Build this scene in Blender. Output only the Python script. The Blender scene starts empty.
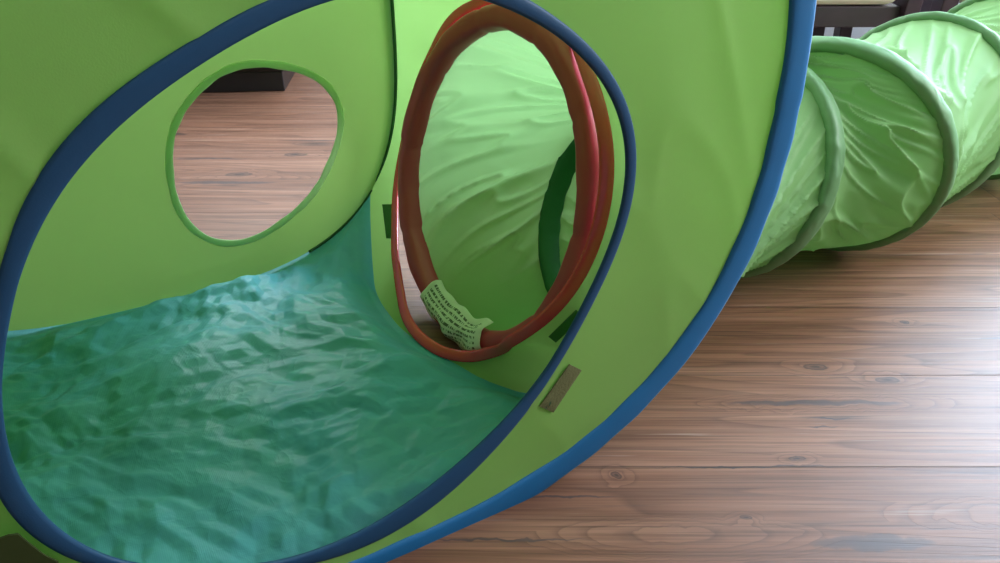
import math
# ---------------------------------------------------------------- tent shape, metres
# local tent frame: u runs along the front panel, q goes from the front panel to the back, z up
def cat(pts, x):
    """Catmull-Rom through pts sorted on their first entry"""
    n = len(pts)
    if x <= pts[0][0]: return pts[0][1:]
    if x >= pts[-1][0]: return pts[-1][1:]
    i = 0
    while pts[i+1][0] < x: i += 1
    p1, p2 = pts[i], pts[i+1]
    h = p2[0]-p1[0]; t = (x-p1[0])/h
    out = []
    for k in range(1, len(p1)):
        m1 = (p2[k]-pts[i-1][k])/(p2[0]-pts[i-1][0]) if i > 0 else (p2[k]-p1[k])/h
        m2 = (pts[i+2][k]-p1[k])/(pts[i+2][0]-p1[0]) if i+2 < n else (p2[k]-p1[k])/h
        out.append((2*t**3-3*t**2+1)*p1[k]+(t**3-2*t**2+t)*h*m1+(-2*t**3+3*t**2)*p2[k]+(t**3-t**2)*h*m2)
    return tuple(out)
ZC, HZ = .42, .42
FQ, BQ = .528, 1.237
F_C, F_H, F_P = .19, .468, 2.25       # front hoop: centre, half width, roundness
B_C, B_H, B_P = .04, .466, 3.2        # back hoop
def hoop_u(C, H, P, z, side):
    k = max(0.0, 1-abs((z-ZC)/HZ)**P)**(1/P)
    return C+side*H*k
def hoop_z(C, H, P, u, side):
    k = max(0.0, 1-abs((u-C)/H)**P)**(1/P)
    return ZC+side*HZ*k
ZL, ZLB = .142, .104                   # height of the lower corners, front and back
def back_q(u, z):
    a = max(0, 1-((u-B_C)/B_H)**2)
    b = max(0, 1-z/ZC) if z < ZC else 0
    return BQ-.045*b*b*a
RBOT = [(.528,.5644,.142),(.58,.500,.045),(.69,.434,.004),(.746,.402,.003),(.795,.386,.003),(.836,.371,.003),(.875,.361,.003),(.926,.354,.003),(.965,.354,.003),(1.017,.357,.005),(1.06,.366,.012),(1.16,.404,.068),(1.237,.437,.104)]
LBOT = [(.528,-.1844,.142),(.60,-.215,.04),(.72,-.235,.004),(.90,-.25,.003),(1.06,-.29,.008),(1.16,-.33,.06),(1.237,-.357,.104)]
def side_q(t): return FQ+(BQ-FQ)*t
def right_bot(t):
    u, z = cat(RBOT, side_q(t)); return (u, side_q(t), z)
def left_bot(t):
    u, z = cat(LBOT, side_q(t)); return (u, side_q(t), z)
def side_front(v, s):
    z = ZL+(2*ZC-2*ZL)*v; return (hoop_u(F_C, F_H, F_P, z, s), FQ, z)
def side_back(v, s):
    z = ZLB+(2*ZC-2*ZLB)*v; return (hoop_u(B_C, B_H, B_P, z, s), BQ, z)
def side_top(t, s):
    a = side_front(1, s); b = side_back(1, s)
    bow = math.sin(math.pi*t)
    return (a[0]+(b[0]-a[0])*t + s*.015*bow, side_q(t), a[2]+(b[2]-a[2])*t+.13*bow)
def coons(c0, c1, d0, d1, s, t):
    A, B, C, D = c0(s), c1(s), d0(t), d1(t)
    P00, P10, P01, P11 = c0(0), c0(1), c1(0), c1(1)
    return tuple((1-t)*A[k]+t*B[k]+(1-s)*C[k]+s*D[k]-((1-s)*(1-t)*P00[k]+s*(1-t)*P10[k]+(1-s)*t*P01[k]+s*t*P11[k]) for k in range(3))
def right_wall(t, v):
    p = coons(right_bot, lambda x: side_top(x, 1), lambda x: side_front(x, 1), lambda x: side_back(x, 1), t, v)
    w = 16*t*(1-t)*v*(1-v)
    g = math.exp(-((t-.23)/.17)**2)*math.exp(-((v-.33)/.22)**2)*min(1, v/.12)*min(1, t/.12)
    g2 = math.exp(-((t-.25)/.14)**2)*math.exp(-((v-.12)/.10)**2)*min(1, v/.04)
    return (p[0]+.035*w-.18*g-.028*g2, p[1], p[2])
def left_wall(t, v):
    p = coons(left_bot, lambda x: side_top(x, -1), lambda x: side_front(x, -1), lambda x: side_back(x, -1), t, v)
    return p
P_BACK, P_LEFT, P_RIGHT, P_CEIL, EXPO = 185, 60, 64, 1, 0.25
PH0, PH1 = -1.22, -2.02
import bpy, random
from mathutils import Vector, Matrix, noise
C = bpy.context.scene.collection
PI = math.pi
random.seed(4)
U0, Q0 = .12, .88                     # the tent empty stands at this point of the tent frame
YAW = math.radians(30)
def w_of(u, q, z=0.0):                # tent frame -> world
    return (u*math.cos(YAW)-q*math.sin(YAW), u*math.sin(YAW)+q*math.cos(YAW), z)
# ---------------------------------------------------------------- object helpers
def empty(name, loc, rz, label, cat_, group=None):
    o = bpy.data.objects.new(name, None); C.objects.link(o)
    o.location = loc; o.rotation_euler = (0, 0, rz); o['label'] = label; o['category'] = cat_
    o.empty_display_size = .1
    if group: o['group'] = group
    return o
def mesh(name, V, F, mat, parent=None, smooth=True, uv=None, label=None, shift=None):
    if shift: V = [(v[0]-shift[0], v[1]-shift[1], v[2]-(shift[2] if len(shift) > 2 else 0)) for v in V]
    m = bpy.data.meshes.new(name); m.from_pydata([tuple(v) for v in V], [], F); m.validate(); m.update()
    if smooth:
        for p in m.polygons: p.use_smooth = True
    if uv:
        l = m.uv_layers.new(name='uv')
        for p in m.polygons:
            for li in p.loop_indices: l.data[li].uv = uv[m.loops[li].vertex_index]
    m.materials.append(mat)
    o = bpy.data.objects.new(name, m); C.objects.link(o)
    if parent: o.parent = parent
    if label: o['label'] = label
    return o
def grid(f, nu, nv, wrap_u=False, wrap_v=False):
    V, F, UV = [], [], []
    for j in range(nv if wrap_v else nv+1):
        for i in range(nu if wrap_u else nu+1):
            V.append(f(i/nu, j/nv)); UV.append((i/nu, j/nv))
    W = nu if wrap_u else nu+1; H = nv if wrap_v else nv+1
    for j in range(nv):
        for i in range(nu):
            a = j*W+i; b = j*W+(i+1) % W; c = ((j+1) % H)*W+(i+1) % W; d = ((j+1) % H)*W+i
            F.append((a, b, c, d))
    return V, F, UV
def sweep(path, norm, a, b, nseg=12, closed=True, wob=None, flip=1):
    """flattened tube: path points, norm(i) the thin direction, a half width, b half thickness"""
    n = len(path); V, F = [], []
    P = [Vector(p) for p in path]
    for i in range(n):
        if closed: T = P[(i+1) % n]-P[i-1]
        else: T = P[min(i+1, n-1)]-P[max(i-1, 0)]
        T.normalize(); N = Vector(norm(i)); N = (N-T*N.dot(T)).normalized(); S = T.cross(N)
        for k in range(nseg):
            an = 2*PI*k/nseg; ca, sa = math.cos(an), math.sin(an)
            ca = math.copysign(abs(ca)**.7, ca); sa = math.copysign(abs(sa)**.7, sa)
            w = wob(i, an) if wob else 1
            V.append(P[i]+S*(a*ca*w)+N*(b*sa*w))
    for i in range(n if closed else n-1):
        for k in range(nseg):
            j = (i+1) % n; l = (k+1) % nseg
            F.append((i*nseg+k, i*nseg+l, j*nseg+l, j*nseg+k))
    if not closed:
        F.append(tuple(range(nseg))[::-1]); F.append(tuple((n-1)*nseg+k for k in range(nseg)))
    return V, F
def box(V, F, x0, x1, y0, y1, z0, z1, bev=.0):
    s = len(V)
    if bev <= 0:
        V += [(x0,y0,z0),(x1,y0,z0),(x1,y1,z0),(x0,y1,z0),(x0,y0,z1),(x1,y0,z1),(x1,y1,z1),(x0,y1,z1)]
        F += [tuple(s+k for k in f) for f in ((3,2,1,0),(4,5,6,7),(0,1,5,4),(1,2,6,5),(2,3,7,6),(3,0,4,7))]
        return
    import bmesh
    bm = bmesh.new(); r = bmesh.ops.create_cube(bm, size=1)
    for v in bm.verts: v.co = Vector(((x0+x1)/2+v.co.x*(x1-x0), (y0+y1)/2+v.co.y*(y1-y0), (z0+z1)/2+v.co.z*(z1-z0)))
    bmesh.ops.bevel(bm, geom=list(bm.edges), offset=bev, segments=3, profile=.5, affect='EDGES')
    bm.verts.index_update()
    V += [tuple(v.co) for v in bm.verts]; F += [tuple(s+v.index for v in f.verts) for f in bm.faces]; bm.free()
def boxes(name, L, mat, parent=None, bev=.003, **k):
    V, F = [], []
    for b in L: box(V, F, *b, bev=bev)
    o = mesh(name, V, F, mat, parent, smooth=False, **k)
    return o
# ---------------------------------------------------------------- materials
def new_mat(name):
    m = bpy.data.materials.new(name); m.use_nodes = True; nt = m.node_tree
    for n in list(nt.nodes): nt.nodes.remove(n)
    out = nt.nodes.new('ShaderNodeOutputMaterial')
    return m, nt, out
def N(nt, t, **kw):
    n = nt.nodes.new('ShaderNode'+t)
    for k, v in kw.items():
        if hasattr(n, k) and not isinstance(v, tuple): setattr(n, k, v)
        else: n.inputs[k.replace('_', ' ')].default_value = v
    return n
def setin(n, **kw):
    for k, v in kw.items(): n.inputs[k.replace('_', ' ')].default_value = v
    return n
def math_n(nt, op, a, b=None, clamp=False):
    n = nt.nodes.new('ShaderNodeMath'); n.operation = op; n.use_clamp = clamp
    for i, x in enumerate((a, b)):
        if x is None: continue
        if isinstance(x, (int, float)): n.inputs[i].default_value = x
        else: nt.links.new(x, n.inputs[i])
    return n.outputs[0]
def mixc(nt, fac, a, b, mode='MIX'):
    n = nt.nodes.new('ShaderNodeMix'); n.data_type = 'RGBA'; n.blend_type = mode; n.clamp_factor = True
    for s, x in ((0, fac), (6, a), (7, b)):
        if isinstance(x, (int, float)): n.inputs[s].default_value = x
        elif isinstance(x, tuple): n.inputs[s].default_value = x if len(x) == 4 else (*x, 1)
        else: nt.links.new(x, n.inputs[s])
    return n.outputs[2]
def ramp(nt, x, stops):
    r = nt.nodes.new('ShaderNodeValToRGB'); nt.links.new(x, r.inputs[0])
    e = r.color_ramp.elements
    while len(e) > 1: e.remove(e[-1])
    e[0].position = stops[0][0]; e[0].color = (*stops[0][1], 1) if isinstance(stops[0][1], tuple) else (stops[0][1],)*3+(1,)
    for p, c in stops[1:]:
        k = e.new(p); k.color = (*c, 1) if isinstance(c, tuple) else (c, c, c, 1)
    return r.outputs[0]
def cloth(name, col, trans_col=None, trans=.5, gloss=.04, rough=.5, bump=.15, crinkle=0, cscale=9, var=.08):
    """thin woven fabric: light falls on it and through it"""
    m, nt, out = new_mat(name); L = nt.links.new
    tc = nt.nodes.new('ShaderNodeTexCoord')
    nz = N(nt, 'TexNoise'); setin(nz, Scale=6.0, Detail=4.0); L(tc.outputs['Object'], nz.inputs['Vector'])
    a = mixc(nt, nz.outputs[0], tuple(c*(1-var) for c in col), tuple(min(1, c*(1+var)) for c in col))
    # weave
    mp = nt.nodes.new('ShaderNodeMapping'); mp.inputs['Scale'].default_value = (700, 700, 700); L(tc.outputs['Object'], mp.inputs[0])
    n2 = N(nt, 'TexNoise'); setin(n2, Scale=1.0, Detail=1.0); L(mp.outputs[0], n2.inputs['Vector'])
    bp = nt.nodes.new('ShaderNodeBump'); setin(bp, Strength=bump*.5, Distance=.0006); L(n2.outputs[0], bp.inputs['Height'])
    nrm = bp.outputs[0]
    if crinkle:
        n3 = N(nt, 'TexNoise'); setin(n3, Scale=float(cscale), Detail=5.0, Roughness=.55, Distortion=.8); L(tc.outputs['Object'], n3.inputs['Vector'])
        n3.noise_type = 'RIDGED_MULTIFRACTAL' if hasattr(n3, 'noise_type') else n3.noise_type
        b2 = nt.nodes.new('ShaderNodeBump'); setin(b2, Strength=crinkle, Distance=.006); L(n3.outputs[0], b2.inputs['Height']); L(nrm, b2.inputs['Normal'])
        nrm = b2.outputs[0]
    d = nt.nodes.new('ShaderNodeBsdfDiffuse'); L(a, d.inputs[0]); L(nrm, d.inputs['Normal'])
    t = nt.nodes.new('ShaderNodeBsdfTranslucent'); L(nrm, t.inputs['Normal'])
    if trans_col: t.inputs[0].default_value = (*trans_col, 1)
    else: L(a, t.inputs[0])
    mx = nt.nodes.new('ShaderNodeMixShader'); mx.inputs[0].default_value = trans; L(d.outputs[0], mx.inputs[1]); L(t.outputs[0], mx.inputs[2])
    g = nt.nodes.new('ShaderNodeBsdfGlossy'); setin(g, Roughness=rough); g.inputs[0].default_value = (1, 1, 1, 1); L(nrm, g.inputs['Normal'])
    lw = nt.nodes.new('ShaderNodeLayerWeight'); lw.inputs[0].default_value = .5; L(nrm, lw.inputs['Normal'])
    fc = math_n(nt, 'ADD', gloss*.7, math_n(nt, 'MULTIPLY', math_n(nt, 'POWER', lw.outputs['Facing'], 5.0), gloss*3), clamp=True)
    m2 = nt.nodes.new('ShaderNodeMixShader'); L(fc, m2.inputs[0]); L(mx.outputs[0], m2.inputs[1]); L(g.outputs[0], m2.inputs[2])
    L(m2.outputs[0], out.inputs[0])
    return m
def plain(name, col, rough=.5, spec=.5, bump=0, bscale=60, var=0, metallic=0):
    m, nt, out = new_mat(name); L = nt.links.new
    b = nt.nodes.new('ShaderNodeBsdfPrincipled'); setin(b, Roughness=rough, Metallic=metallic); b.inputs['Specular IOR Level'].default_value = spec
    tc = nt.nodes.new('ShaderNodeTexCoord'); nz = N(nt, 'TexNoise'); setin(nz, Scale=float(bscale), Detail=4.0); L(tc.outputs['Object'], nz.inputs['Vector'])
    c = mixc(nt, nz.outputs[0], tuple(x*(1-var) for x in col), tuple(min(1, x*(1+var)) for x in col)); L(c, b.inputs[0])
    if bump:
        bp = nt.nodes.new('ShaderNodeBump'); setin(bp, Strength=bump, Distance=.002); L(nz.outputs[0], bp.inputs['Height']); L(bp.outputs[0], b.inputs['Normal'])
    L(b.outputs[0], out.inputs[0]); return m

GREEN = (.35, .61, .17)
m_front = cloth('green_nylon', GREEN, trans=.42, bump=.2)
m_tunnel = cloth('tunnel_green_nylon', (.31, .56, .22), trans=.42, gloss=.025, rough=.5, bump=.1, crinkle=.3, cscale=14)
m_sleeve_g = cloth('tunnel_sleeve_green', (.17, .36, .15), trans=.2, gloss=.05, rough=.45, crinkle=.5, cscale=30)
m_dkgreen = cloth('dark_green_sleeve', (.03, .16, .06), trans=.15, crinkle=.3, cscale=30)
m_seam = plain('dark_green_seam', (.02, .09, .03), .7)
m_rim = cloth('green_rim_binding', (.66, .86, .52), trans=.5)
m_navy = cloth('blue_binding', (.015, .085, .20), trans=.12, bump=.3, gloss=.05)
m_blue = cloth('bright_blue_sleeve', (.008, .17, .42), trans=.12, bump=.3, gloss=.06)
m_pipe = plain('grey_piping', (.35, .42, .45), .6)
m_brown = cloth('rust_sleeve', (.52, .045, .08), trans=.05, gloss=.08, rough=.4, crinkle=.7, cscale=9)
m_red = cloth('red_satin_trim', (.78, .02, .05), trans=.04, gloss=.16, rough=.25, bump=.1)
m_velcro = plain('olive_hook_tape', (.16, .17, .07), .8, .3, .6, 400, .2)
m_patch = plain('green_patch', (.05, .16, .04), .8, .3, .3, 300, .1)
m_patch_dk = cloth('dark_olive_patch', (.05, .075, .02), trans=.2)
m_darkwood = plain('dark_stained_wood', (.05, .03, .042), .35, .5, .05, 20, .3)
m_black = plain('black_lacquered_wood', (.012, .011, .013), .35, .5, .05, 20, .3)
m_cream = plain('cream_upholstery', (.85, .79, .70), .85, .2, .4, 300, .05)
m_wall = plain('white_wall_paint', (.60, .59, .58), .8, .2, .1, 80, .02)
m_wall_dark = plain('dark_unseen_wall', (.20, .18, .16), .85, .2, .1, 80, .03)  # for unseen walls, made dark to cut bounce light on the front panel
m_white = plain('white_gloss_paint', (.82, .83, .86), .35, .5)
m_metal = plain('brushed_metal', (.5, .5, .5), .3, .5, metallic=1)

def tarp_mat():
    m, nt, out = new_mat('teal_tarpaulin'); L = nt.links.new
    tc = nt.nodes.new('ShaderNodeTexCoord')
    mp = nt.nodes.new('ShaderNodeMapping'); L(tc.outputs['Object'], mp.inputs[0])
    def rid(scale, det):
        n = nt.nodes.new('ShaderNodeTexNoise'); setin(n, Scale=scale, Detail=det, Roughness=.55, Distortion=.5); L(mp.outputs[0], n.inputs['Vector'])
        return math_n(nt, 'SUBTRACT', 1.0, math_n(nt, 'MULTIPLY', math_n(nt, 'ABSOLUTE', math_n(nt, 'SUBTRACT', n.outputs[0], .5)), 3.2), clamp=True)
    a = rid(13.0, 3.0); b = rid(34.0, 3.0)
    v = nt.nodes.new('ShaderNodeTexVoronoi'); v.feature = 'DISTANCE_TO_EDGE'; setin(v, Scale=22.0)
    nw = nt.nodes.new('ShaderNodeTexNoise'); setin(nw, Scale=9.0, Detail=2.0); L(mp.outputs[0], nw.inputs['Vector'])
    mw = mixc(nt, .18, mp.outputs[0], nw.outputs[1]); L(mw, v.inputs['Vector'])
    vr = math_n(nt, 'MULTIPLY', v.outputs[0], 2.0, clamp=True)
    h = math_n(nt, 'ADD', math_n(nt, 'MULTIPLY', math_n(nt, 'POWER', a, 3.0), .9), math_n(nt, 'MULTIPLY', math_n(nt, 'POWER', b, 3.0), .35))
    h = math_n(nt, 'ADD', h, math_n(nt, 'MULTIPLY', vr, -.3))
    # tape weave of the tarpaulin
    wv = nt.nodes.new('ShaderNodeTexWave'); wv.bands_direction = 'X'; setin(wv, Scale=160.0); L(mp.outputs[0], wv.inputs[0])
    w2 = nt.nodes.new('ShaderNodeTexWave'); w2.bands_direction = 'Y'; setin(w2, Scale=160.0); L(mp.outputs[0], w2.inputs[0])
    wh = math_n(nt, 'ADD', wv.outputs[1], w2.outputs[1])
    b1 = nt.nodes.new('ShaderNodeBump'); setin(b1, Strength=.10, Distance=.0008); L(wh, b1.inputs['Height'])
    b2 = nt.nodes.new('ShaderNodeBump'); setin(b2, Strength=.3, Distance=.0025); L(h, b2.inputs['Height']); L(b1.outputs[0], b2.inputs['Normal'])
    nz = nt.nodes.new('ShaderNodeTexNoise'); setin(nz, Scale=4.0, Detail=4.0, Roughness=.6); L(mp.outputs[0], nz.inputs['Vector'])
    col = ramp(nt, nz.outputs[0], [(.3, (.08, .33, .39)), (.52, (.11, .42, .48)), (.72, (.09, .40, .60))])
    p = nt.nodes.new('ShaderNodeBsdfPrincipled'); L(col, p.inputs[0]); setin(p, Roughness=.48); p.inputs['Specular IOR Level'].default_value = .26
    p.inputs['Coat Weight'].default_value = .10; p.inputs['Coat Roughness'].default_value = .12
    L(b2.outputs[0], p.inputs['Normal']); L(b2.outputs[0], p.inputs['Coat Normal'])
    t = nt.nodes.new('ShaderNodeBsdfTranslucent'); L(col, t.inputs[0])
    mx = nt.nodes.new('ShaderNodeMixShader'); mx.inputs[0].default_value = .12; L(p.outputs[0], mx.inputs[1]); L(t.outputs[0], mx.inputs[2])
    L(mx.outputs[0], out.inputs[0]); return m
m_tarp = tarp_mat()

def floor_mat():
    m, nt, out = new_mat('rustic_pine_laminate'); L = nt.links.new
    tc = nt.nodes.new('ShaderNodeTexCoord'); sx = nt.nodes.new('ShaderNodeSeparateXYZ'); L(tc.outputs['Object'], sx.inputs[0])
    X, Y = sx.outputs[0], sx.outputs[1]
    W = .183
    yy = math_n(nt, 'DIVIDE', math_n(nt, 'ADD', Y, -.676+10*W), W)
    row = math_n(nt, 'FLOOR', yy); fy = math_n(nt, 'FRACT', yy)
    wn = nt.nodes.new('ShaderNodeTexWhiteNoise'); wn.noise_dimensions = '1D'; L(math_n(nt, 'ADD', row, 11.37), wn.inputs['W'])
    xx = math_n(nt, 'DIVIDE', math_n(nt, 'ADD', math_n(nt, 'ADD', X, .20), math_n(nt, 'MULTIPLY', wn.outputs[0], .28)), 1.29)
    colx = math_n(nt, 'FLOOR', xx); fx = math_n(nt, 'FRACT', xx)
    wn2 = nt.nodes.new('ShaderNodeTexWhiteNoise'); wn2.noise_dimensions = '2D'
    cb = nt.nodes.new('ShaderNodeCombineXYZ'); L(row, cb.inputs[0]); L(colx, cb.inputs[1]); L(cb.outputs[0], wn2.inputs['Vector'])
    rnd = wn2.outputs[0]
    # plank-local coordinates, shifted so that every plank has its own grain
    def coord(sx_, sy_, off):
        c = nt.nodes.new('ShaderNodeCombineXYZ')
        L(math_n(nt, 'ADD', math_n(nt, 'MULTIPLY', X, sx_), math_n(nt, 'MULTIPLY', rnd, 37.0+off)), c.inputs[0])
        L(math_n(nt, 'ADD', math_n(nt, 'MULTIPLY', Y, sy_), math_n(nt, 'MULTIPLY', rnd, 17.0)), c.inputs[1])
        L(math_n(nt, 'ADD', math_n(nt, 'MULTIPLY', row, 3.7), off), c.inputs[2])
        return c.outputs[0]
    # knots: (x, y, half length, half width) on the boards in view, more of them scattered by a cell texture
    def spot(px, py, a_, b_, pw=1.0):
        dx = math_n(nt, 'DIVIDE', math_n(nt, 'SUBTRACT', Xw, px), a_); dy = math_n(nt, 'DIVIDE', math_n(nt, 'SUBTRACT', Yw, py), b_)
        d2 = math_n(nt, 'ADD', math_n(nt, 'MULTIPLY', dx, dx), math_n(nt, 'MULTIPLY', dy, dy))
        return math_n(nt, 'SUBTRACT', 1.0, d2, clamp=True)
    wob = nt.nodes.new('ShaderNodeTexNoise'); setin(wob, Scale=30.0, Detail=3.0); L(tc.outputs['Object'], wob.inputs['Vector'])
    wo = math_n(nt, 'MULTIPLY', math_n(nt, 'SUBTRACT', wob.outputs[0], .5), .022)
    Xw = math_n(nt, 'ADD', X, math_n(nt, 'MULTIPLY', wo, 1.5)); Yw = math_n(nt, 'ADD', Y, math_n(nt, 'MULTIPLY', wo, .8))
    def addall(lst):
        o_ = lst[0]
        for x in lst[1:]: o_ = math_n(nt, 'MAXIMUM', o_, x)
        return o_
    KN = [(.456,.878,.020,.0085),(.548,.848,.019,.008),(.14,.662,.009,.007),(.365,.690,.010,.0045),(.275,.596,.008,.004),(.642,.997,.010,.005),(-.60,1.62,.03,.012),(-.50,1.75,.03,.012),(-.85,1.9,.03,.01)]
    kcore = addall([spot(*k) for k in KN]); khalo = addall([spot(a_, b_, c_*3.4, d_*3.4) for a_, b_, c_, d_ in KN])
    ST = [(.43,.797,.13,.0065),(.433,.765,.03,.0018),(.418,.748,.022,.0016),(.405,.561,.07,.011),(.07,.627,.07,.0022),(.30,.676,.12,.0016),(.0,.565,.10,.002),(-.62,1.57,.12,.010),(-.70,1.72,.10,.005),(-.45,1.85,.12,.004),(.80,.95,.08,.003)]
    streak = addall([spot(*k) for k in ST])
    heart = addall([spot(*k) for k in [(.20,.566,.17,.034),(.44,.797,.19,.022),(-.62,1.60,.20,.03),(.62,.60,.2,.03)]])
    kn = nt.nodes.new('ShaderNodeTexVoronoi'); setin(kn, Scale=1.0, Randomness=1.0); L(coord(2.0, 7.0, 2.0), kn.inputs['Vector'])
    kd = kn.outputs['Distance']
    kc = nt.nodes.new('ShaderNodeSeparateColor'); L(kn.outputs['Color'], kc.inputs[0])
    has = math_n(nt, 'GREATER_THAN', kc.outputs[0], .6)
    kfield = math_n(nt, 'MULTIPLY', math_n(nt, 'POWER', math_n(nt, 'SUBTRACT', 1.0, math_n(nt, 'MULTIPLY', kd, 2.6), clamp=True), 3.0), has)
    # growth rings: contours of a stretched field, tight in most of a board and wide in its flat-sawn heart
    g1 = nt.nodes.new('ShaderNodeTexNoise'); setin(g1, Scale=1.0, Detail=2.0, Roughness=.4, Distortion=.15); L(coord(.7, 8.0, 0.0), g1.inputs['Vector'])
    fld = math_n(nt, 'ADD', math_n(nt, 'MULTIPLY', g1.outputs[0], 19.0), math_n(nt, 'ADD', math_n(nt, 'MULTIPLY', kfield, 2.0), math_n(nt, 'ADD', math_n(nt, 'MULTIPLY', math_n(nt, 'MULTIPLY', khalo, khalo), 2.0), math_n(nt, 'MULTIPLY', heart, 4.0))))
    fr = math_n(nt, 'FRACT', fld)
    ring = ramp(nt, fr, [(0, .0), (.55, .18), (.86, .7), (.93, 1.0), (1, 0.0)])
    # fine fibre
    f1 = nt.nodes.new('ShaderNodeTexNoise'); setin(f1, Scale=1.0, Detail=5.0, Roughness=.7); L(coord(3.0, 260.0, 5.0), f1.inputs['Vector'])
    f2 = nt.nodes.new('ShaderNodeTexNoise'); setin(f2, Scale=1.0, Detail=4.0, Roughness=.6); L(coord(1.4, 38.0, 9.0), f2.inputs['Vector'])
    f3 = nt.nodes.new('ShaderNodeTexNoise'); setin(f3, Scale=1.0, Detail=4.0, Roughness=.65); L(coord(3.2, 95.0, 13.0), f3.inputs['Vector'])
    base = ramp(nt, f2.outputs[0], [(.22, (.15, .070, .042)), (.5, (.24, .121, .074)), (.78, (.345, .198, .134))])
    plank = mixc(nt, 1.0, base, ramp(nt, rnd, [(0, (.88, .80, .76)), (.5, (1.0, .92, .88)), (1, (1.06, 1.0, .97))]), 'MULTIPLY')
    c = mixc(nt, math_n(nt, 'MULTIPLY', ring, .50), plank, (.085, .043, .03))
    c = mixc(nt, 1.0, c, ramp(nt, f1.outputs[0], [(.3, .50), (.5, 1.0), (.7, 1.30)]), 'MULTIPLY')
    st = ramp(nt, f3.outputs[0], [(.62, 0.0), (.70, .55), (.8, .7)])
    c = mixc(nt, st, c, (.055, .042, .04))
    st2 = ramp(nt, f3.outputs[0], [(.26, .5), (.37, 0.0)])
    c = mixc(nt, st2, c, (.45, .34, .28))
    c = mixc(nt, ramp(nt, streak, [(.0, 0.0), (.35, .55), (1, .8)]), c, (.06, .05, .052))
    kdark = ramp(nt, kd, [(.04, .8), (.09, .5), (.14, 0.0)])
    c = mixc(nt, math_n(nt, 'MULTIPLY', kdark, has), c, (.045, .03, .025))
    c = mixc(nt, ramp(nt, kcore, [(0, 0.0), (.3, .75), (.75, .45), (1, .9)]), c, (.045, .032, .028))
    # joints between the planks
    ey = math_n(nt, 'MINIMUM', fy, math_n(nt, 'SUBTRACT', 1.0, fy)); ex = math_n(nt, 'MINIMUM', fx, math_n(nt, 'SUBTRACT', 1.0, fx))
    e = math_n(nt, 'MINIMUM', math_n(nt, 'MULTIPLY', ey, W), math_n(nt, 'MULTIPLY', ex, 1.29))
    jt = ramp(nt, math_n(nt, 'MULTIPLY', e, 100.0), [(.03, 1.0), (.13, 0.0)])
    c = mixc(nt, math_n(nt, 'MULTIPLY', jt, .75), c, (.03, .02, .018))
    p = nt.nodes.new('ShaderNodeBsdfPrincipled'); L(c, p.inputs[0])
    rg = math_n(nt, 'ADD', .35, math_n(nt, 'MULTIPLY', f1.outputs[0], .12)); L(rg, p.inputs['Roughness'])
    p.inputs['Specular IOR Level'].default_value = .36
    hh = math_n(nt, 'SUBTRACT', f1.outputs[0], math_n(nt, 'ADD', math_n(nt, 'MULTIPLY', jt, 1.5), math_n(nt, 'MULTIPLY', ring, .3)))
    bp = nt.nodes.new('ShaderNodeBump'); setin(bp, Strength=.35, Distance=.0009); L(hh, bp.inputs['Height']); L(bp.outputs[0], p.inputs['Normal'])
    L(p.outputs[0], out.inputs[0]); return m
m_floor = floor_mat()

# ---------------------------------------------------------------- the room
RX0, RX1, RY0, RY1, RZ = -2.7, 2.2, -2.2, 3.05, 2.5
def struct(name, L, mat, bev=0, parent=None):
    o = boxes(name, L, mat, parent, bev)
    if not parent: o['kind'] = 'structure'
    return o
struct('floor', [(RX0-.1, RX1+.1, RY0-.1, RY1+.1, -.05, 0)], m_floor)
struct('ceiling', [(RX0-.1, RX1+.1, RY0-.1, RY1+.1, RZ, RZ+.06)], m_wall)
WB = (1.90, 2.95, .45, 2.30)          # far window of the right wall, y and z
WR = (.45, 1.45, .80, 2.25)           # near window of the right wall, added to light the front panel
WL = (-1.5, .4, 1.0, 2.3)          # window of the back wall, x and z
struct('wall_back', [(RX0-.1, WL[0], RY1, RY1+.1, 0, RZ), (WL[0], WL[1], RY1, RY1+.1, 0, WL[2]), (WL[0], WL[1], RY1, RY1+.1, WL[3], RZ), (WL[1], RX1+.1, RY1, RY1+.1, 0, RZ)], m_wall)
struct('wall_right', [(RX1, RX1+.1, RY0, WR[0], 0, RZ), (RX1, RX1+.1, WR[0], WR[1], 0, WR[2]), (RX1, RX1+.1, WR[0], WR[1], WR[3], RZ), (RX1, RX1+.1, WR[1], WB[0], 0, RZ),
    (RX1, RX1+.1, WB[0], WB[1], 0, WB[2]), (RX1, RX1+.1, WB[0], WB[1], WB[3], RZ), (RX1, RX1+.1, WB[1], RY1, 0, RZ)], m_wall)
struct('wall_left', [(RX0-.1, RX0, RY0, RY1, 0, RZ)], m_wall_dark)
struct('wall_front', [(RX0-.1, RX1+.1, RY0-.1, RY0, 0, RZ)], m_wall_dark)
struct('baseboard_back', [(RX0, RX1, RY1-.016, RY1, 0, .09)], m_white, .003)
struct('baseboard_left', [(RX0, RX0+.016, RY0, RY1-.017, 0, .09)], m_white, .003)
struct('baseboard_right', [(RX1-.016, RX1, RY0, RY1-.017, 0, .09)], m_white, .003)
def window(n, axis, c, a0, a1, z0, z1):
    f = .05; mid = (a0+a1)/2
    R = [(a0, a0+f, z0, z1), (a1-f, a1, z0, z1), (a0, a1, z0, z0+f), (a0, a1, z1-f, z1), (mid-.03, mid+.03, z0, z1)]
    L = [(p, q, c, c+.05, s, t) if axis == 'x' else (c, c+.05, p, q, s, t) for p, q, s, t in R]
    return struct(n, L, m_white, .004)
window('window_1', 'y', RX1+.03, *WB)
window('window_2', 'x', RY1+.03, *WL)
window('added_side_window', 'y', RX1+.03, *WR)

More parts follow.
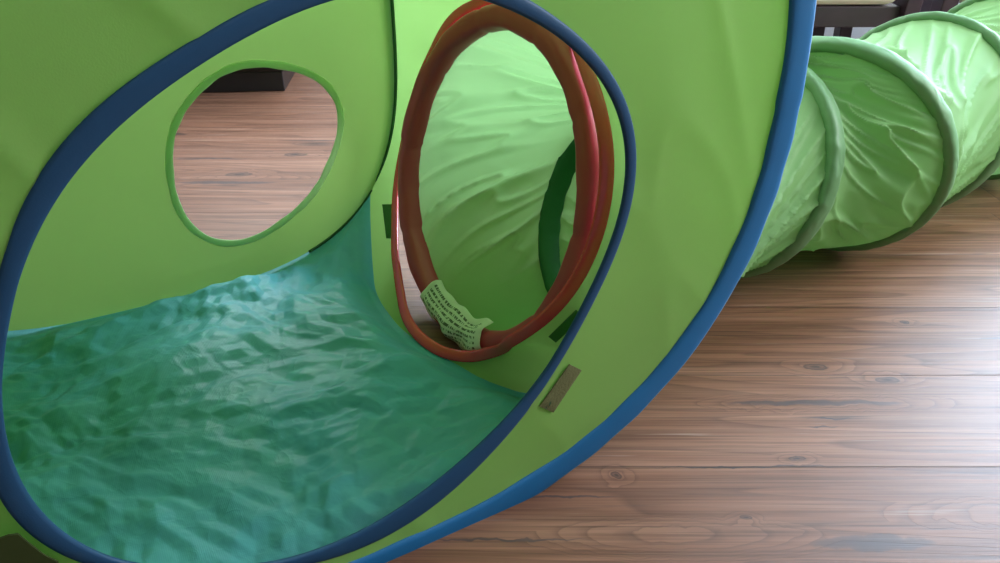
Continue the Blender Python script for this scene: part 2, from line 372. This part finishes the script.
def area(name, loc, rot, sx, sy, power, col=(1, 1, 1), spread=PI):
    l = bpy.data.lights.new(name, 'AREA'); l.shape = 'RECTANGLE'; l.size = sx; l.size_y = sy; l.energy = power; l.color = col; l.spread = spread
    o = bpy.data.objects.new(name, l); C.objects.link(o); o.location = loc; o.rotation_euler = rot; return o
R90 = math.radians(90)
area('daylight_far_window', (RX1+.12, (WB[0]+WB[1])/2, (WB[2]+WB[3])/2), (0, R90, 0), 1.8, 1.0, P_BACK, (.60, .79, 1.0))
area('added_side_light', (RX1+.12, (WR[0]+WR[1])/2, (WR[2]+WR[3])/2), (0, R90, 0), 1.45, 1.0, P_RIGHT, (.92, .96, 1.0))  # light of the added side window, brightens the front panel from the right
area('daylight_back_window', ((WL[0]+WL[1])/2, RY1+.12, (WL[2]+WL[3])/2), (-R90, 0, 0), 1.9, 1.3, P_LEFT, (.90, .95, 1.0))
area('ceiling_fill_light', (.4, -.6, RZ-.05), (0, 0, 0), .5, .5, P_CEIL, (1.0, .96, .9))  # weak added fill under the ceiling, no fixture modelled
wd = bpy.data.worlds.new('sky'); bpy.context.scene.world = wd; wd.use_nodes = True
wd.node_tree.nodes['Background'].inputs[0].default_value = (.75, .87, 1, 1); wd.node_tree.nodes['Background'].inputs[1].default_value = 1.2

# ---------------------------------------------------------------- play tent
def fou(c, co, th):
    r = co[0]
    for k in range(1, (len(co)-1)//2+1): r += co[2*k-1]*math.cos(k*th)+co[2*k]*math.sin(k*th)
    return (c[0]+r*math.cos(th), c[1]+r*math.sin(th))
OPC = (.175, .31)
OP_OUT = [0.27277, -0.00904, -0.00039, 0.00474, 0.02411, -0.00122, 0.0031, 0.00079, 0.00492, 0.00149, -0.00091, -0.00217, 0.00288]
OP_IN = [0.25835, -0.00748, 0.00171, 0.01001, 0.02656, 0.00226, 0.00128, -0.00067, 0.00237, 0.0004, 0.00114, -0.00101, 0.00146]
WNC = (.24295, .22451)
WN = [0.13694, -0.00013, -0.00992, 0.00187, 0.01699, 0.00662, 0.00159, -0.00159, 0.00045, -0.00038, 0.00253]
PRC = (.56, .28)
PR = [(0.0979, 0.3211), (0.5048, 0.2957), (0.8238, 0.2969), (0.9424, 0.2962), (1.0726, 0.2877), (1.2066, 0.2803), (1.7197, 0.2791), (2.0009, 0.2999), (2.335, 0.3706), (2.4805, 0.4044), (2.5924, 0.4285), (2.6848, 0.4414), (2.787, 0.4482), (2.9088, 0.4483), (3.048, 0.4423), (3.1877, 0.4304), (3.3393, 0.4136), (3.4991, 0.39), (3.6009, 0.3692), (3.8579, 0.3421), (4.0425, 0.3309), (4.1553, 0.3196), (4.2864, 0.2994), (4.3965, 0.2868), (4.565, 0.2722), (4.7229, 0.262), (4.9609, 0.2545), (5.2729, 0.2626), (5.5968, 0.31), (5.8131, 0.3573), (6.0538, 0.348)]
PRX = [(a-2*PI, r) for a, r in PR[-4:]]+PR+[(a+2*PI, r) for a, r in PR[:4]]
def port_r(th):
    # smoothed radius of the port outline in panel coordinates
    return sum(cat(PRX, (th+d) % (2*PI))[0]*w for d, w in ((-.12, .2), (-.05, .2), (0, .2), (.05, .2), (.12, .2)))
def port(th):
    r = port_r(th); return (PRC[0]+r*math.cos(th), max(.006, PRC[1]+r*math.sin(th)))
def sup(Cc, H, P):
    return lambda a, b: abs((a-Cc)/H)**P+abs((b-ZC)/HZ)**P <= 1
def annulus(hole, c, inside, fmap, nth, nr, corners=()):
    """sheet between a hole curve and the outer outline, both star-shaped round c"""
    outer = []
    for i in range(nth):
        th = 2*PI*i/nth; lo, hi = 0, 2.0
        for _ in range(40):
            m_ = (lo+hi)/2
            if inside(c[0]+m_*math.cos(th), c[1]+m_*math.sin(th)): lo = m_
            else: hi = m_
        outer.append((c[0]+lo*math.cos(th), c[1]+lo*math.sin(th)))
    for cr in corners:
        i = min(range(nth), key=lambda k: (outer[k][0]-cr[0])**2+(outer[k][1]-cr[1])**2); outer[i] = cr
    V, F = [], []
    for j in range(nr+1):
        s = j/nr
        for i in range(nth):
            h_ = hole(2*PI*i/nth) if hole else c
            V.append(fmap(h_[0]+(outer[i][0]-h_[0])*s, h_[1]+(outer[i][1]-h_[1])*s))
    for j in range(nr):
        for i in range(nth):
            k = (i+1) % nth; F.append((j*nth+i, j*nth+k, (j+1)*nth+k, (j+1)*nth+i))
    return V, F
SH = (U0, Q0)
tx, ty, _ = w_of(U0, Q0)
tent = empty('play_tent', (tx, ty, 0), YAW, 'green pop-up play tent with blue edging, an oval doorway and a teal floor sheet', 'play tent')
def T(name, VF, mat, parent=tent, **k): return mesh(name, VF[0], VF[1], mat, parent, shift=SH, **k)
def fr_map(u, z):
    e = 1-min(1, (abs((u-F_C)/F_H)**F_P+abs((z-ZC)/HZ)**F_P))
    n_ = noise.noise(Vector((u*5+1.3*z, z*2.2, 3)))*.006+(1-abs(noise.noise(Vector((u*9+z*5, z*3, 8))))*2)**3*.0022
    return (u, FQ-n_*min(1, e*6)+.28*max(0, .0-u)**2, z)
fp = T('front_panel', annulus(lambda th: tuple((a+b)/2 for a, b in zip(fou(OPC, OP_OUT, th), fou(OPC, OP_IN, th))), OPC, sup(F_C, F_H, F_P), fr_map, 360, 40), m_front, label='green front fabric panel with a large oval doorway')
# doorway binding
nb = 240; path, wid = [], []
for i in range(nb):
    a = fou(OPC, OP_OUT, 2*PI*i/nb); b = fou(OPC, OP_IN, 2*PI*i/nb)
    path.append((( a[0]+b[0])/2, FQ-.001, (a[1]+b[1])/2)); wid.append(math.hypot(a[0]-b[0], a[1]-b[1])/2)
def bind(path, wid, n, thick):
    V, F = sweep(path, n, 1, 1, 12)
    P = [Vector(p) for p in path]; k = len(V)//len(P); V2 = []
    for i, v in enumerate(V):
        j = i//k; nn = Vector(n(j)); d = v-P[j]; q = d.dot(nn); s = d-nn*q
        V2.append(P[j]+s*wid[j]+nn*q*thick)
    return V2, F
wid = [sum(wid[(i+k) % nb] for k in range(-6, 7))/13 for i in range(nb)]
T('doorway_binding', bind(path, [max(.006, w) for w in wid], lambda i: (0, 1, 0), .003), m_navy, fp, label='navy binding round the doorway')
def hoop_path(Cc, H, P, q, n=240, off=0, zmin=None):
    out = []
    for i in range(n):
        a = 2*PI*i/n; c_, s_ = math.cos(a), math.sin(a); r = (abs(c_)**P+abs(s_)**P)**(-1/P)
        out.append((Cc+(H+off)*c_*r, q, ZC+(HZ+off)*s_*r))
    return out
hp = hoop_path(F_C, F_H, F_P, FQ, off=.001)
T('hoop_sleeve', sweep(hp, lambda i: (0, 1, 0), .0185, .005, 14, wob=lambda i, a: 1+.04*math.sin(i*.8+2*math.cos(i*.21))), m_blue, fp, label='bright blue sleeve round the front panel')
T('edge_piping', sweep([(a, q, z) for a, q, z in hoop_path(F_C, F_H, F_P, FQ+.001, off=.0195)], lambda i: (0, 1, 0), .0016, .0016, 8), m_pipe, fp)
# hook tape beside the doorway
def patch(name, quad, mat, parent, label=None, thick=.0018, n=10):
    Q = [Vector(q) for q in quad]; nn = (Q[1]-Q[0]).cross(Q[3]-Q[0]).normalized()
    if nn.dot(Vector(PATCH_EYE)-Q[0]) < 0: nn = -nn
    V, F = [], []
    for lay in (1, 0):
        for j in range(n+1):
            for i in range(n+1):
                s, t = i/n, j/n
                p = (Q[0]*(1-s)+Q[1]*s)*(1-t)+(Q[3]*(1-s)+Q[2]*s)*t
                edge = min(s, 1-s, t, 1-t)
                V.append(p+nn*(thick*(.6+.4*min(1, edge*8))*lay))
    M = (n+1)**2
    for j in range(n):
        for i in range(n):
            a = j*(n+1)+i; F.append((a, a+1, a+n+2, a+n+1)); F.append((M+a, M+a+n+1, M+a+n+2, M+a+1))
    rim = [i for i in range(n+1)]+[j*(n+1)+n for j in range(1, n+1)]+[n*(n+1)+i for i in range(n-1, -1, -1)]+[j*(n+1) for j in range(n-1, 0, -1)]
    for a, b in zip(rim, rim[1:]+rim[:1]): F.append((a, M+a, M+b, b))
    return mesh(name, V, F, mat, parent, smooth=False, shift=SH, label=label)
PATCH_EYE = (0, 0, .65)
fq = FQ-.004
tape = patch('hook_tape', [(.3875, fq, .1748), (.404, fq, .1607), (.3694, fq, .1166), (.3508, fq, .1326)], m_velcro, fp, 'olive grey strip of hook tape beside the doorway')
dots = []
for (u, z, r, s) in ((.3635, .1325, .0016, 1.8), (.3585, .1285, .0011, 1.6), (.3745, .1402, .0008, 1)):
    V = [(u+r*math.cos(a)*.8+.3*r*s*math.sin(a), fq-.0024, z+r*s*math.sin(a)) for a in [2*PI*k/12 for k in range(12)]]
    dots.append((V, [tuple(range(12))]))
V = sum((d[0] for d in dots), []); F = [tuple(12*i+k for k in range(12)) for i in range(3)]
mesh('mark', V, F, m_seam, tape, smooth=False, shift=SH)
# dark olive patch low on the left of the front panel
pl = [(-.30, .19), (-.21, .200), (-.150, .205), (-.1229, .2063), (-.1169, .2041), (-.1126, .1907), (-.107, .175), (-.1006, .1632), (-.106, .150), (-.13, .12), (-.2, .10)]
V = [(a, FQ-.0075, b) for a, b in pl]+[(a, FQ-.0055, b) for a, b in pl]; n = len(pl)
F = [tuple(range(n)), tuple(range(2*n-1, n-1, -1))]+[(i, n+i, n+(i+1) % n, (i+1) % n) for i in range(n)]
mesh('dark_corner_patch', V, F, m_patch_dk, fp, smooth=False, shift=SH, label='dark olive patch on the lower corner')
# back panel with the round window
def bk_map(u, z):
    e = 1-min(1, (abs((u-B_C)/B_H)**B_P+abs((z-ZC)/HZ)**B_P))
    n_ = noise.noise(Vector((u*4, z*4, 13)))*.008
    return (u, back_q(u, z)+n_*min(1, e*4), z)
bp_ = T('back_panel', annulus(lambda th: fou(WNC, WN, th), WNC, sup(B_C, B_H, B_P), bk_map, 300, 40), m_front, label='green rear fabric panel with a round window hole')
wp = []
for i in range(200):
    a, b = fou(WNC, [x+(.004 if k == 0 else 0) for k, x in enumerate(WN)], 2*PI*i/200); q = bk_map(a, b); wp.append((q[0], q[1]-.001, q[2]))
T('window_binding', sweep(wp, lambda i: (0, 1, 0), .0058, .0016, 10, wob=lambda i, a: 1+.12*math.sin(i*.5)*math.sin(i*.13)), m_rim, bp_, label='pale green stitched rim of the round window')
T('hoop_sleeve', sweep(hoop_path(B_C, B_H, B_P, BQ+.012), lambda i: (0, 1, 0), .014, .005, 12), m_blue, bp_)
# right panel with the tunnel port
def rw(t, v):
    p = right_wall(t, v); w = min(1, 16*t*(1-t)*v*(1-v)*2)
    return (p[0]+w*.006*noise.noise(Vector((t*3, v*9, 4))), p[1], p[2])
sq = lambda a, b: 0 <= a <= 1 and 0 <= b <= 1
rp = T('side_panel', annulus(port, PRC, sq, rw, 400, 40, ((0, 0), (1, 0), (0, 1), (1, 1))), m_front, label='green side fabric panel with the red-trimmed tunnel port')
pp = [Vector(right_wall(*port(2*PI*i/240))) for i in range(240)]
pn = []
for i in range(240):
    a, b = port(2*PI*i/240); e = 1e-3
    A = Vector(right_wall(a, b)); n_ = (Vector(right_wall(a+e, b))-A).cross(Vector(right_wall(a, b+e))-A).normalized(); pn.append(n_ if n_.x < 0 else -n_)
T('port_trim', sweep([p+n_*.002 for p, n_ in zip(pp, pn)], lambda i: pn[i], .0085, .0035, 12), m_red, rp, label='shiny red trim round the tunnel port')
def on_wall(t, v, d=.003):
    e = 1e-3; A = Vector(right_wall(t, v)); n_ = (Vector(right_wall(t+e, v))-A).cross(Vector(right_wall(t, v+e))-A).normalized()
    if n_.x > 0: n_ = -n_
    return A+n_*d
patch('port_fastener', [on_wall(*x) for x in ((.888, .051), (.844, .088), (.768, .074), (.7986, .0506))], m_patch, rp, 'dark green fastening tab left of the port')
patch('port_fastener', [on_wall(*x) for x in ((0.162, 0.146), (0.132, 0.2), (0.125, 0.184), (0.154, 0.134))], m_patch, rp, 'dark green fastening tab below the port')
# left panel
T('side_panel', annulus(None, (.5, .5), sq, left_wall, 200, 24, ((0, 0), (1, 0), (0, 1), (1, 1))), m_front, label='plain green side panel on the left')
# roof
def roof(s, t):
    c0 = lambda x: (lambda u: (u, FQ, hoop_z(F_C, F_H, F_P, u, 1)))(side_front(1, -1)[0]+(side_front(1, 1)[0]-side_front(1, -1)[0])*x)
    c1 = lambda x: (lambda u: (u, BQ, hoop_z(B_C, B_H, B_P, u, 1)))(side_back(1, -1)[0]+(side_back(1, 1)[0]-side_back(1, -1)[0])*x)
    return coons(c0, c1, lambda x: side_top(x, -1), lambda x: side_top(x, 1), s, t)
V, F, _ = grid(roof, 50, 40); T('roof_panel', (V, F), m_front, label='green fabric roof of the tent')
# corner seams
T('corner_seam', sweep([(lambda p: (p[0]-.002, p[1]-.003, p[2]))(side_back(k/40, 1)) for k in range(41)], lambda i: (0, 1, 0), .0028, .0028, 8, closed=False), m_seam, bp_)
T('corner_seam', sweep([(lambda p: (p[0], p[1]-.002, p[2]))((u_, back_q(u_, hoop_z(B_C, B_H, B_P, u_, -1)), hoop_z(B_C, B_H, B_P, u_, -1))) for u_ in [.30+.137*k/24 for k in range(25)]], lambda i: (0, 1, 0), .0022, .0022, 8, closed=False), m_seam, bp_)
# floor sheet
def tfront(s):
    u = -.187+.754*s; return (u, FQ+.002, hoop_z(F_C, F_H, F_P, u, -1))
def tback(s):
    u = -.357+.794*s; z = hoop_z(B_C, B_H, B_P, u, -1); return (u, back_q(u, z)-.001, z)
def ridge(p, f, seed, pw=2.0):
    v = 1-abs(noise.noise(Vector((p[0]*f, p[1]*f, seed))))*2.6
    return max(0, v)**pw
def hsh(i, j, k):
    v = math.sin(i*127.1+j*311.7+k*74.7)*43758.5453; return v-math.floor(v)
def tri(x, y, k):
    # crumple: flat facets between random heights on a triangle lattice
    a = x+y*.577; b = y*1.155; i, j = math.floor(a), math.floor(b); f, g = a-i, b-j
    h00, h11 = hsh(i, j, k), hsh(i+1, j+1, k)
    if f > g: h10 = hsh(i+1, j, k); return h00+(h10-h00)*f+(h11-h10)*g
    h01 = hsh(i, j+1, k); return h00+(h01-h00)*g+(h11-h01)*f
def sheet(s, t):
    p = coons(tfront, tback, left_bot, right_bot, s, t)
    ed = min(s, 1-s, t, 1-t); w = min(1, ed*10); w = w*w*(3-2*w)
    z = p[2]; k = .012
    zz = z if ed < 1e-6 else k*math.log(1+math.exp(min(40, z/k)))
    zz = z*(1-w)+zz*w if z > 0 else zz*w+max(z, .0)*(1-w)
    d = Vector((noise.noise(Vector((p[0]*3, p[1]*3, 1))), noise.noise(Vector((p[0]*3, p[1]*3, 2)))))*.10
    q = (p[0]+d[0], p[1]+d[1])
    b = .022*tri(q[0]*9+q[1]*4, q[1]*12-q[0]*2, 3)+.011*tri(q[0]*24, q[1]*27+q[0]*6, 5)+.006*tri(q[0]*58+q[1]*9, q[1]*60, 8)+.003*ridge((q[0]*.9+q[1]*.4, q[1]*1.1-q[0]*.3), 5.2, 11, 4.0)+.012*(noise.noise(Vector((q[0]*3.6, q[1]*3.6, 41)))+.5)+.001
    return (p[0], p[1], max(.0025, zz+b*w))
V, F, _ = grid(sheet, 300, 280); T('floor_sheet', (V, F), m_tarp, label='crumpled teal tarpaulin floor of the tent')

# ---------------------------------------------------------------- play tunnel
# hoops: centre u, q; radius; lean along u per z and per q
RINGS = [(.476,.867,.225,.248,-.05,.020),(.673,.788,.182,.46,.05,.012),(.947,.840,.180,.355,.0,.012),(1.104,.788,.191,-.252,-.388,.012),(1.435,.858,.186,.303,-.091,.012),(1.74,.87,.19,.1,0,.012),(2.05,.84,.19,.05,0,.012)]
RF = []
for cu, cq, R_, sz, sq_, lift in RINGS:
    e2 = Vector((sz, 0, 1)).normalized(); e1 = Vector((sq_, 1, 0)); e1 = (e1-e2*e1.dot(e2)).normalized()
    RF.append((Vector((cu, cq, R_*e2.z+lift)), e1, e2, R_))
def frame(s):
    """s in ring units"""
    n_ = len(RF); i = min(int(s), n_-2); f_ = s-i
    g = lambda k: RF[max(0, min(n_-1, k))]
    def cr(a, b, c_, d): return .5*((2*b)+(c_-a)*f_+(2*a-5*b+4*c_-d)*f_*f_+(3*b-a-3*c_+d)*f_**3)
    A, B, D, E_ = g(i-1), g(i), g(i+1), g(i+2)
    c_ = cr(A[0], B[0], D[0], E_[0])
    sm = f_
    e1 = B[1].lerp(D[1], sm).normalized(); e2 = B[2].lerp(D[2], sm).normalized(); R_ = B[3]*(1-sm)+D[3]*sm
    return c_, e1, e2, R_, f_
def tun(a, b):
    s = b*(len(RF)-1); s = min(s, len(RF)-1-1e-6)
    c_, e1, e2, R_, f_ = frame(s)
    ph = 2*PI*a; i = int(s)
    w = math.sin(PI*f_)
    # slack cloth between the hoops: hollow on top, slanting creases
    sag = (.022+.018*max(0, math.sin(ph)))*w**.8; low = max(0, min(1, (math.sin(ph)+.95)*2.2))
    tw = 1.1*(f_-.5)*(1 if i % 2 else -1)
    d = Vector((math.cos(ph+tw)*2.3, math.sin(ph+tw)*2.3, i*7.3+f_*.7))
    cre = (1-abs(noise.noise(d))*2.4); cre2 = (1-abs(noise.noise(d*2.3+Vector((0, 0, 5))))*2.2)
    r = R_+.003-sag+(w**.6*(.016*max(0, cre)**5+.009*max(0, cre2)**5)+.006*w*noise.noise(d*1.7))*low
    p = c_+e1*(r*math.cos(ph))+e2*(r*math.sin(ph))
    p.z = max(p.z, .006)
    return p
tuo = w_of(.479, .866)
TS = (.479, .866)
tunnel = empty('play_tunnel', (tuo[0], tuo[1], 0), YAW, 'green hooped crawl tunnel leading from the tent port across the wooden floor to the right', 'play tunnel')
def TT(name, VF, mat, parent=tunnel, **k): return mesh(name, VF[0], VF[1], mat, parent, shift=TS, **k)
V, F, _ = grid(tun, 300, 420, wrap_u=True); TT('tunnel_fabric', (V, F), m_tunnel, label='thin creased green tunnel cloth')
for i, (c_, e1, e2, R_) in enumerate(RF):
    nseg = 220
    path = [c_+e1*(R_*math.cos(2*PI*k/nseg))+e2*(R_*math.sin(2*PI*k/nseg)) for k in range(nseg)]
    rad = (lambda c_, path: (lambda k: path[k]-c_))(c_, path)
    wob = lambda k, an: 1+.10*noise.noise(Vector((k*.25, math.cos(an)*1.5, math.sin(an)*1.5+i*5)))+.06*max(0, math.sin(k*.286))**8
    if i == 0:
        mr = TT('mouth_hoop', sweep(path, rad, .0168, .0168, 16, wob=lambda k, an: 1+.16*noise.noise(Vector((k*.12, math.cos(an)*1.3, math.sin(an)*1.3)))-.10*max(0, math.cos(k*.286+.6))**30), m_brown, label='padded rust red sleeve at the tunnel mouth')
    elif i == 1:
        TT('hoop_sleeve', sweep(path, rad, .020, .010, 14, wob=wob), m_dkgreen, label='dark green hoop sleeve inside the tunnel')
    else:
        TT('hoop_sleeve', sweep(path, rad, .0155, .0105, 14, wob=wob), m_sleeve_g)
    if i > 1:
        c2 = [p+(p-c_).normalized()*.008 for p in path]
# care label round the mouth hoop
def label_mat():
    m, nt, out = new_mat('printed_care_label'); L = nt.links.new
    tc = nt.nodes.new('ShaderNodeTexCoord'); sx = nt.nodes.new('ShaderNodeSeparateXYZ'); L(tc.outputs['UV'], sx.inputs[0])
    U, V_ = sx.outputs[0], sx.outputs[1]
    rowf = math_n(nt, 'MULTIPLY', U, 9.0); row = math_n(nt, 'FLOOR', rowf); fr = math_n(nt, 'FRACT', rowf)
    cb = nt.nodes.new('ShaderNodeCombineXYZ'); L(math_n(nt, 'MULTIPLY', V_, 80.0), cb.inputs[0]); L(math_n(nt, 'MULTIPLY', row, 5.3), cb.inputs[1]); L(math_n(nt, 'MULTIPLY', fr, .9), cb.inputs[2])
    nz = nt.nodes.new('ShaderNodeTexNoise'); setin(nz, Scale=1.0, Detail=1.0); L(cb.outputs[0], nz.inputs['Vector'])
    ink = math_n(nt, 'GREATER_THAN', nz.outputs[0], .47)
    line = math_n(nt, 'MULTIPLY', math_n(nt, 'GREATER_THAN', fr, .3), math_n(nt, 'LESS_THAN', fr, .78))
    mg = math_n(nt, 'MULTIPLY', math_n(nt, 'MULTIPLY', math_n(nt, 'GREATER_THAN', U, .12), math_n(nt, 'LESS_THAN', U, .9)), math_n(nt, 'MULTIPLY', math_n(nt, 'GREATER_THAN', V_, .05), math_n(nt, 'LESS_THAN', V_, .93)))
    k = math_n(nt, 'MULTIPLY', math_n(nt, 'MULTIPLY', ink, line), mg)
    c = mixc(nt, math_n(nt, 'MULTIPLY', k, .85), (.95, .93, .86), (.06, .08, .04))
    d = nt.nodes.new('ShaderNodeBsdfDiffuse'); L(c, d.inputs[0]); t = nt.nodes.new('ShaderNodeBsdfTranslucent'); L(c, t.inputs[0])
    mx = nt.nodes.new('ShaderNodeMixShader'); mx.inputs[0].default_value = .35; L(d.outputs[0], mx.inputs[1]); L(t.outputs[0], mx.inputs[2]); L(mx.outputs[0], out.inputs[0])
    return m
m_label = label_mat()
c_, e1, e2, R_ = RF[0]
nrm0 = e1.cross(e2).normalized()       # along the tunnel
if nrm0.x > 0: nrm0 = -nrm0            # towards the tent inside
def lab(s, t, lift=0.0, a0=PH0, a1=PH1, b0=-1.1, b1=1.7, rr=.0225):
    ph = a0+(a1-a0)*t; rad_ = e1*math.cos(ph)+e2*math.sin(ph)
    be = b0+(b1-b0)*s
    r = rr+lift+.009*noise.noise(Vector((s*3, t*5, 7+lift*100)))+.003*max(0, (t-.6))*math.sin(s*9+t*14)
    r += .007*max(0, s-.6)/.4
    d = nrm0*math.cos(be)-rad_*math.sin(be)
    return c_+rad_*R_+d*r
def sheet_obj(f, nu, nv, name, mat, parent, label=None):
    V, F, UV = grid(f, nu, nv)
    o = mesh(name, V, F, mat, parent, shift=TS, uv=UV, label=label)
    s_ = o.modifiers.new('thick', 'SOLIDIFY'); s_.thickness = .0004; return o
sheet_obj(lambda s, t: lab(s, t), 30, 40, 'care_label', m_label, mr, 'crumpled pale green printed care label')

# ---------------------------------------------------------------- furniture at the back of the room
def cabinet():
    t = empty('low_cabinet', (-1.345, 2.44, 0), math.radians(5), 'low black cabinet on the floor behind the tent, seen through its round window', 'cabinet')
    boxes('plinth', [(-.665, .665, -.195, .195, 0, .06)], m_black, t)
    boxes('body', [(-.67, .67, -.20, .20, .06, .42)], m_black, t, .005)
    for k in range(3):
        x = -.65+k*.437
        d = boxes('door', [(x, x+.427, -.218, -.2005, .075, .405)], m_black, t, .003)
        boxes('handle', [(x+.16, x+.27, -.236, -.226, .36, .37), (x+.165, x+.175, -.227, -.2175, .36, .37), (x+.255, x+.265, -.227, -.2175, .36, .37)], m_metal, d, .001)
cabinet()
def armchair(x, y, rz, label):
    t = empty('armchair', (x, y, 0), rz, label, 'armchair', 'cream and dark wood armchairs behind the tunnel')
    for sx_ in (-1, 1):
        for sy_ in (-1, 1):
            xx = sx_*.30; yy = sy_*.30; hh = .56 if sy_ < 0 else .80
            lean = .10*sy_
            V, F = [], []; box(V, F, xx-.022, xx+.022, yy-.03, yy+.03, 0, hh, .004)
            V = [(v[0], v[1]+lean*(v[2]-.1), v[2]) for v in V]
            mesh('leg', V, F, m_darkwood, t, smooth=False)
        boxes('armrest', [(sx_*.30-.032, sx_*.30+.032, -.36, .30, .56, .585)], m_darkwood, t, .006)
    boxes('seat_rail', [(-.277, .277, -.32, -.285, .205, .262), (-.277, .277, .27, .30, .205, .262), (-.277, -.25, -.285, .27, .205, .262), (.25, .277, -.285, .27, .205, .262)], m_darkwood, t, .003)
    boxes('seat_cushion', [(-.265, .265, -.335, .24, .265, .40)], m_cream, t, .03)
    boxes('back_cushion', [(-.26, .26, .15, .27, .40, .86)], m_cream, t, .03)
armchair(.86, 2.55, 0, 'cream cushioned dark wood armchair behind the tunnel, nearer the tent')
armchair(1.56, 2.55, 0, 'cream cushioned dark wood armchair behind the tunnel, farther from the tent')

# ---------------------------------------------------------------- camera and colour
cam = bpy.data.cameras.new('camera'); co = bpy.data.objects.new('camera', cam); C.objects.link(co)
co.location = (0, 0, .65); co.rotation_euler = (math.radians(60), 0, 0); cam.sensor_width = 36; cam.lens = 27; cam.clip_start = .01
bpy.context.scene.camera = co
vs = bpy.context.scene.view_settings
vs.view_transform = 'Standard'; vs.look = 'None'; vs.gamma = 1; vs.use_curve_mapping = False; vs.exposure = EXPO
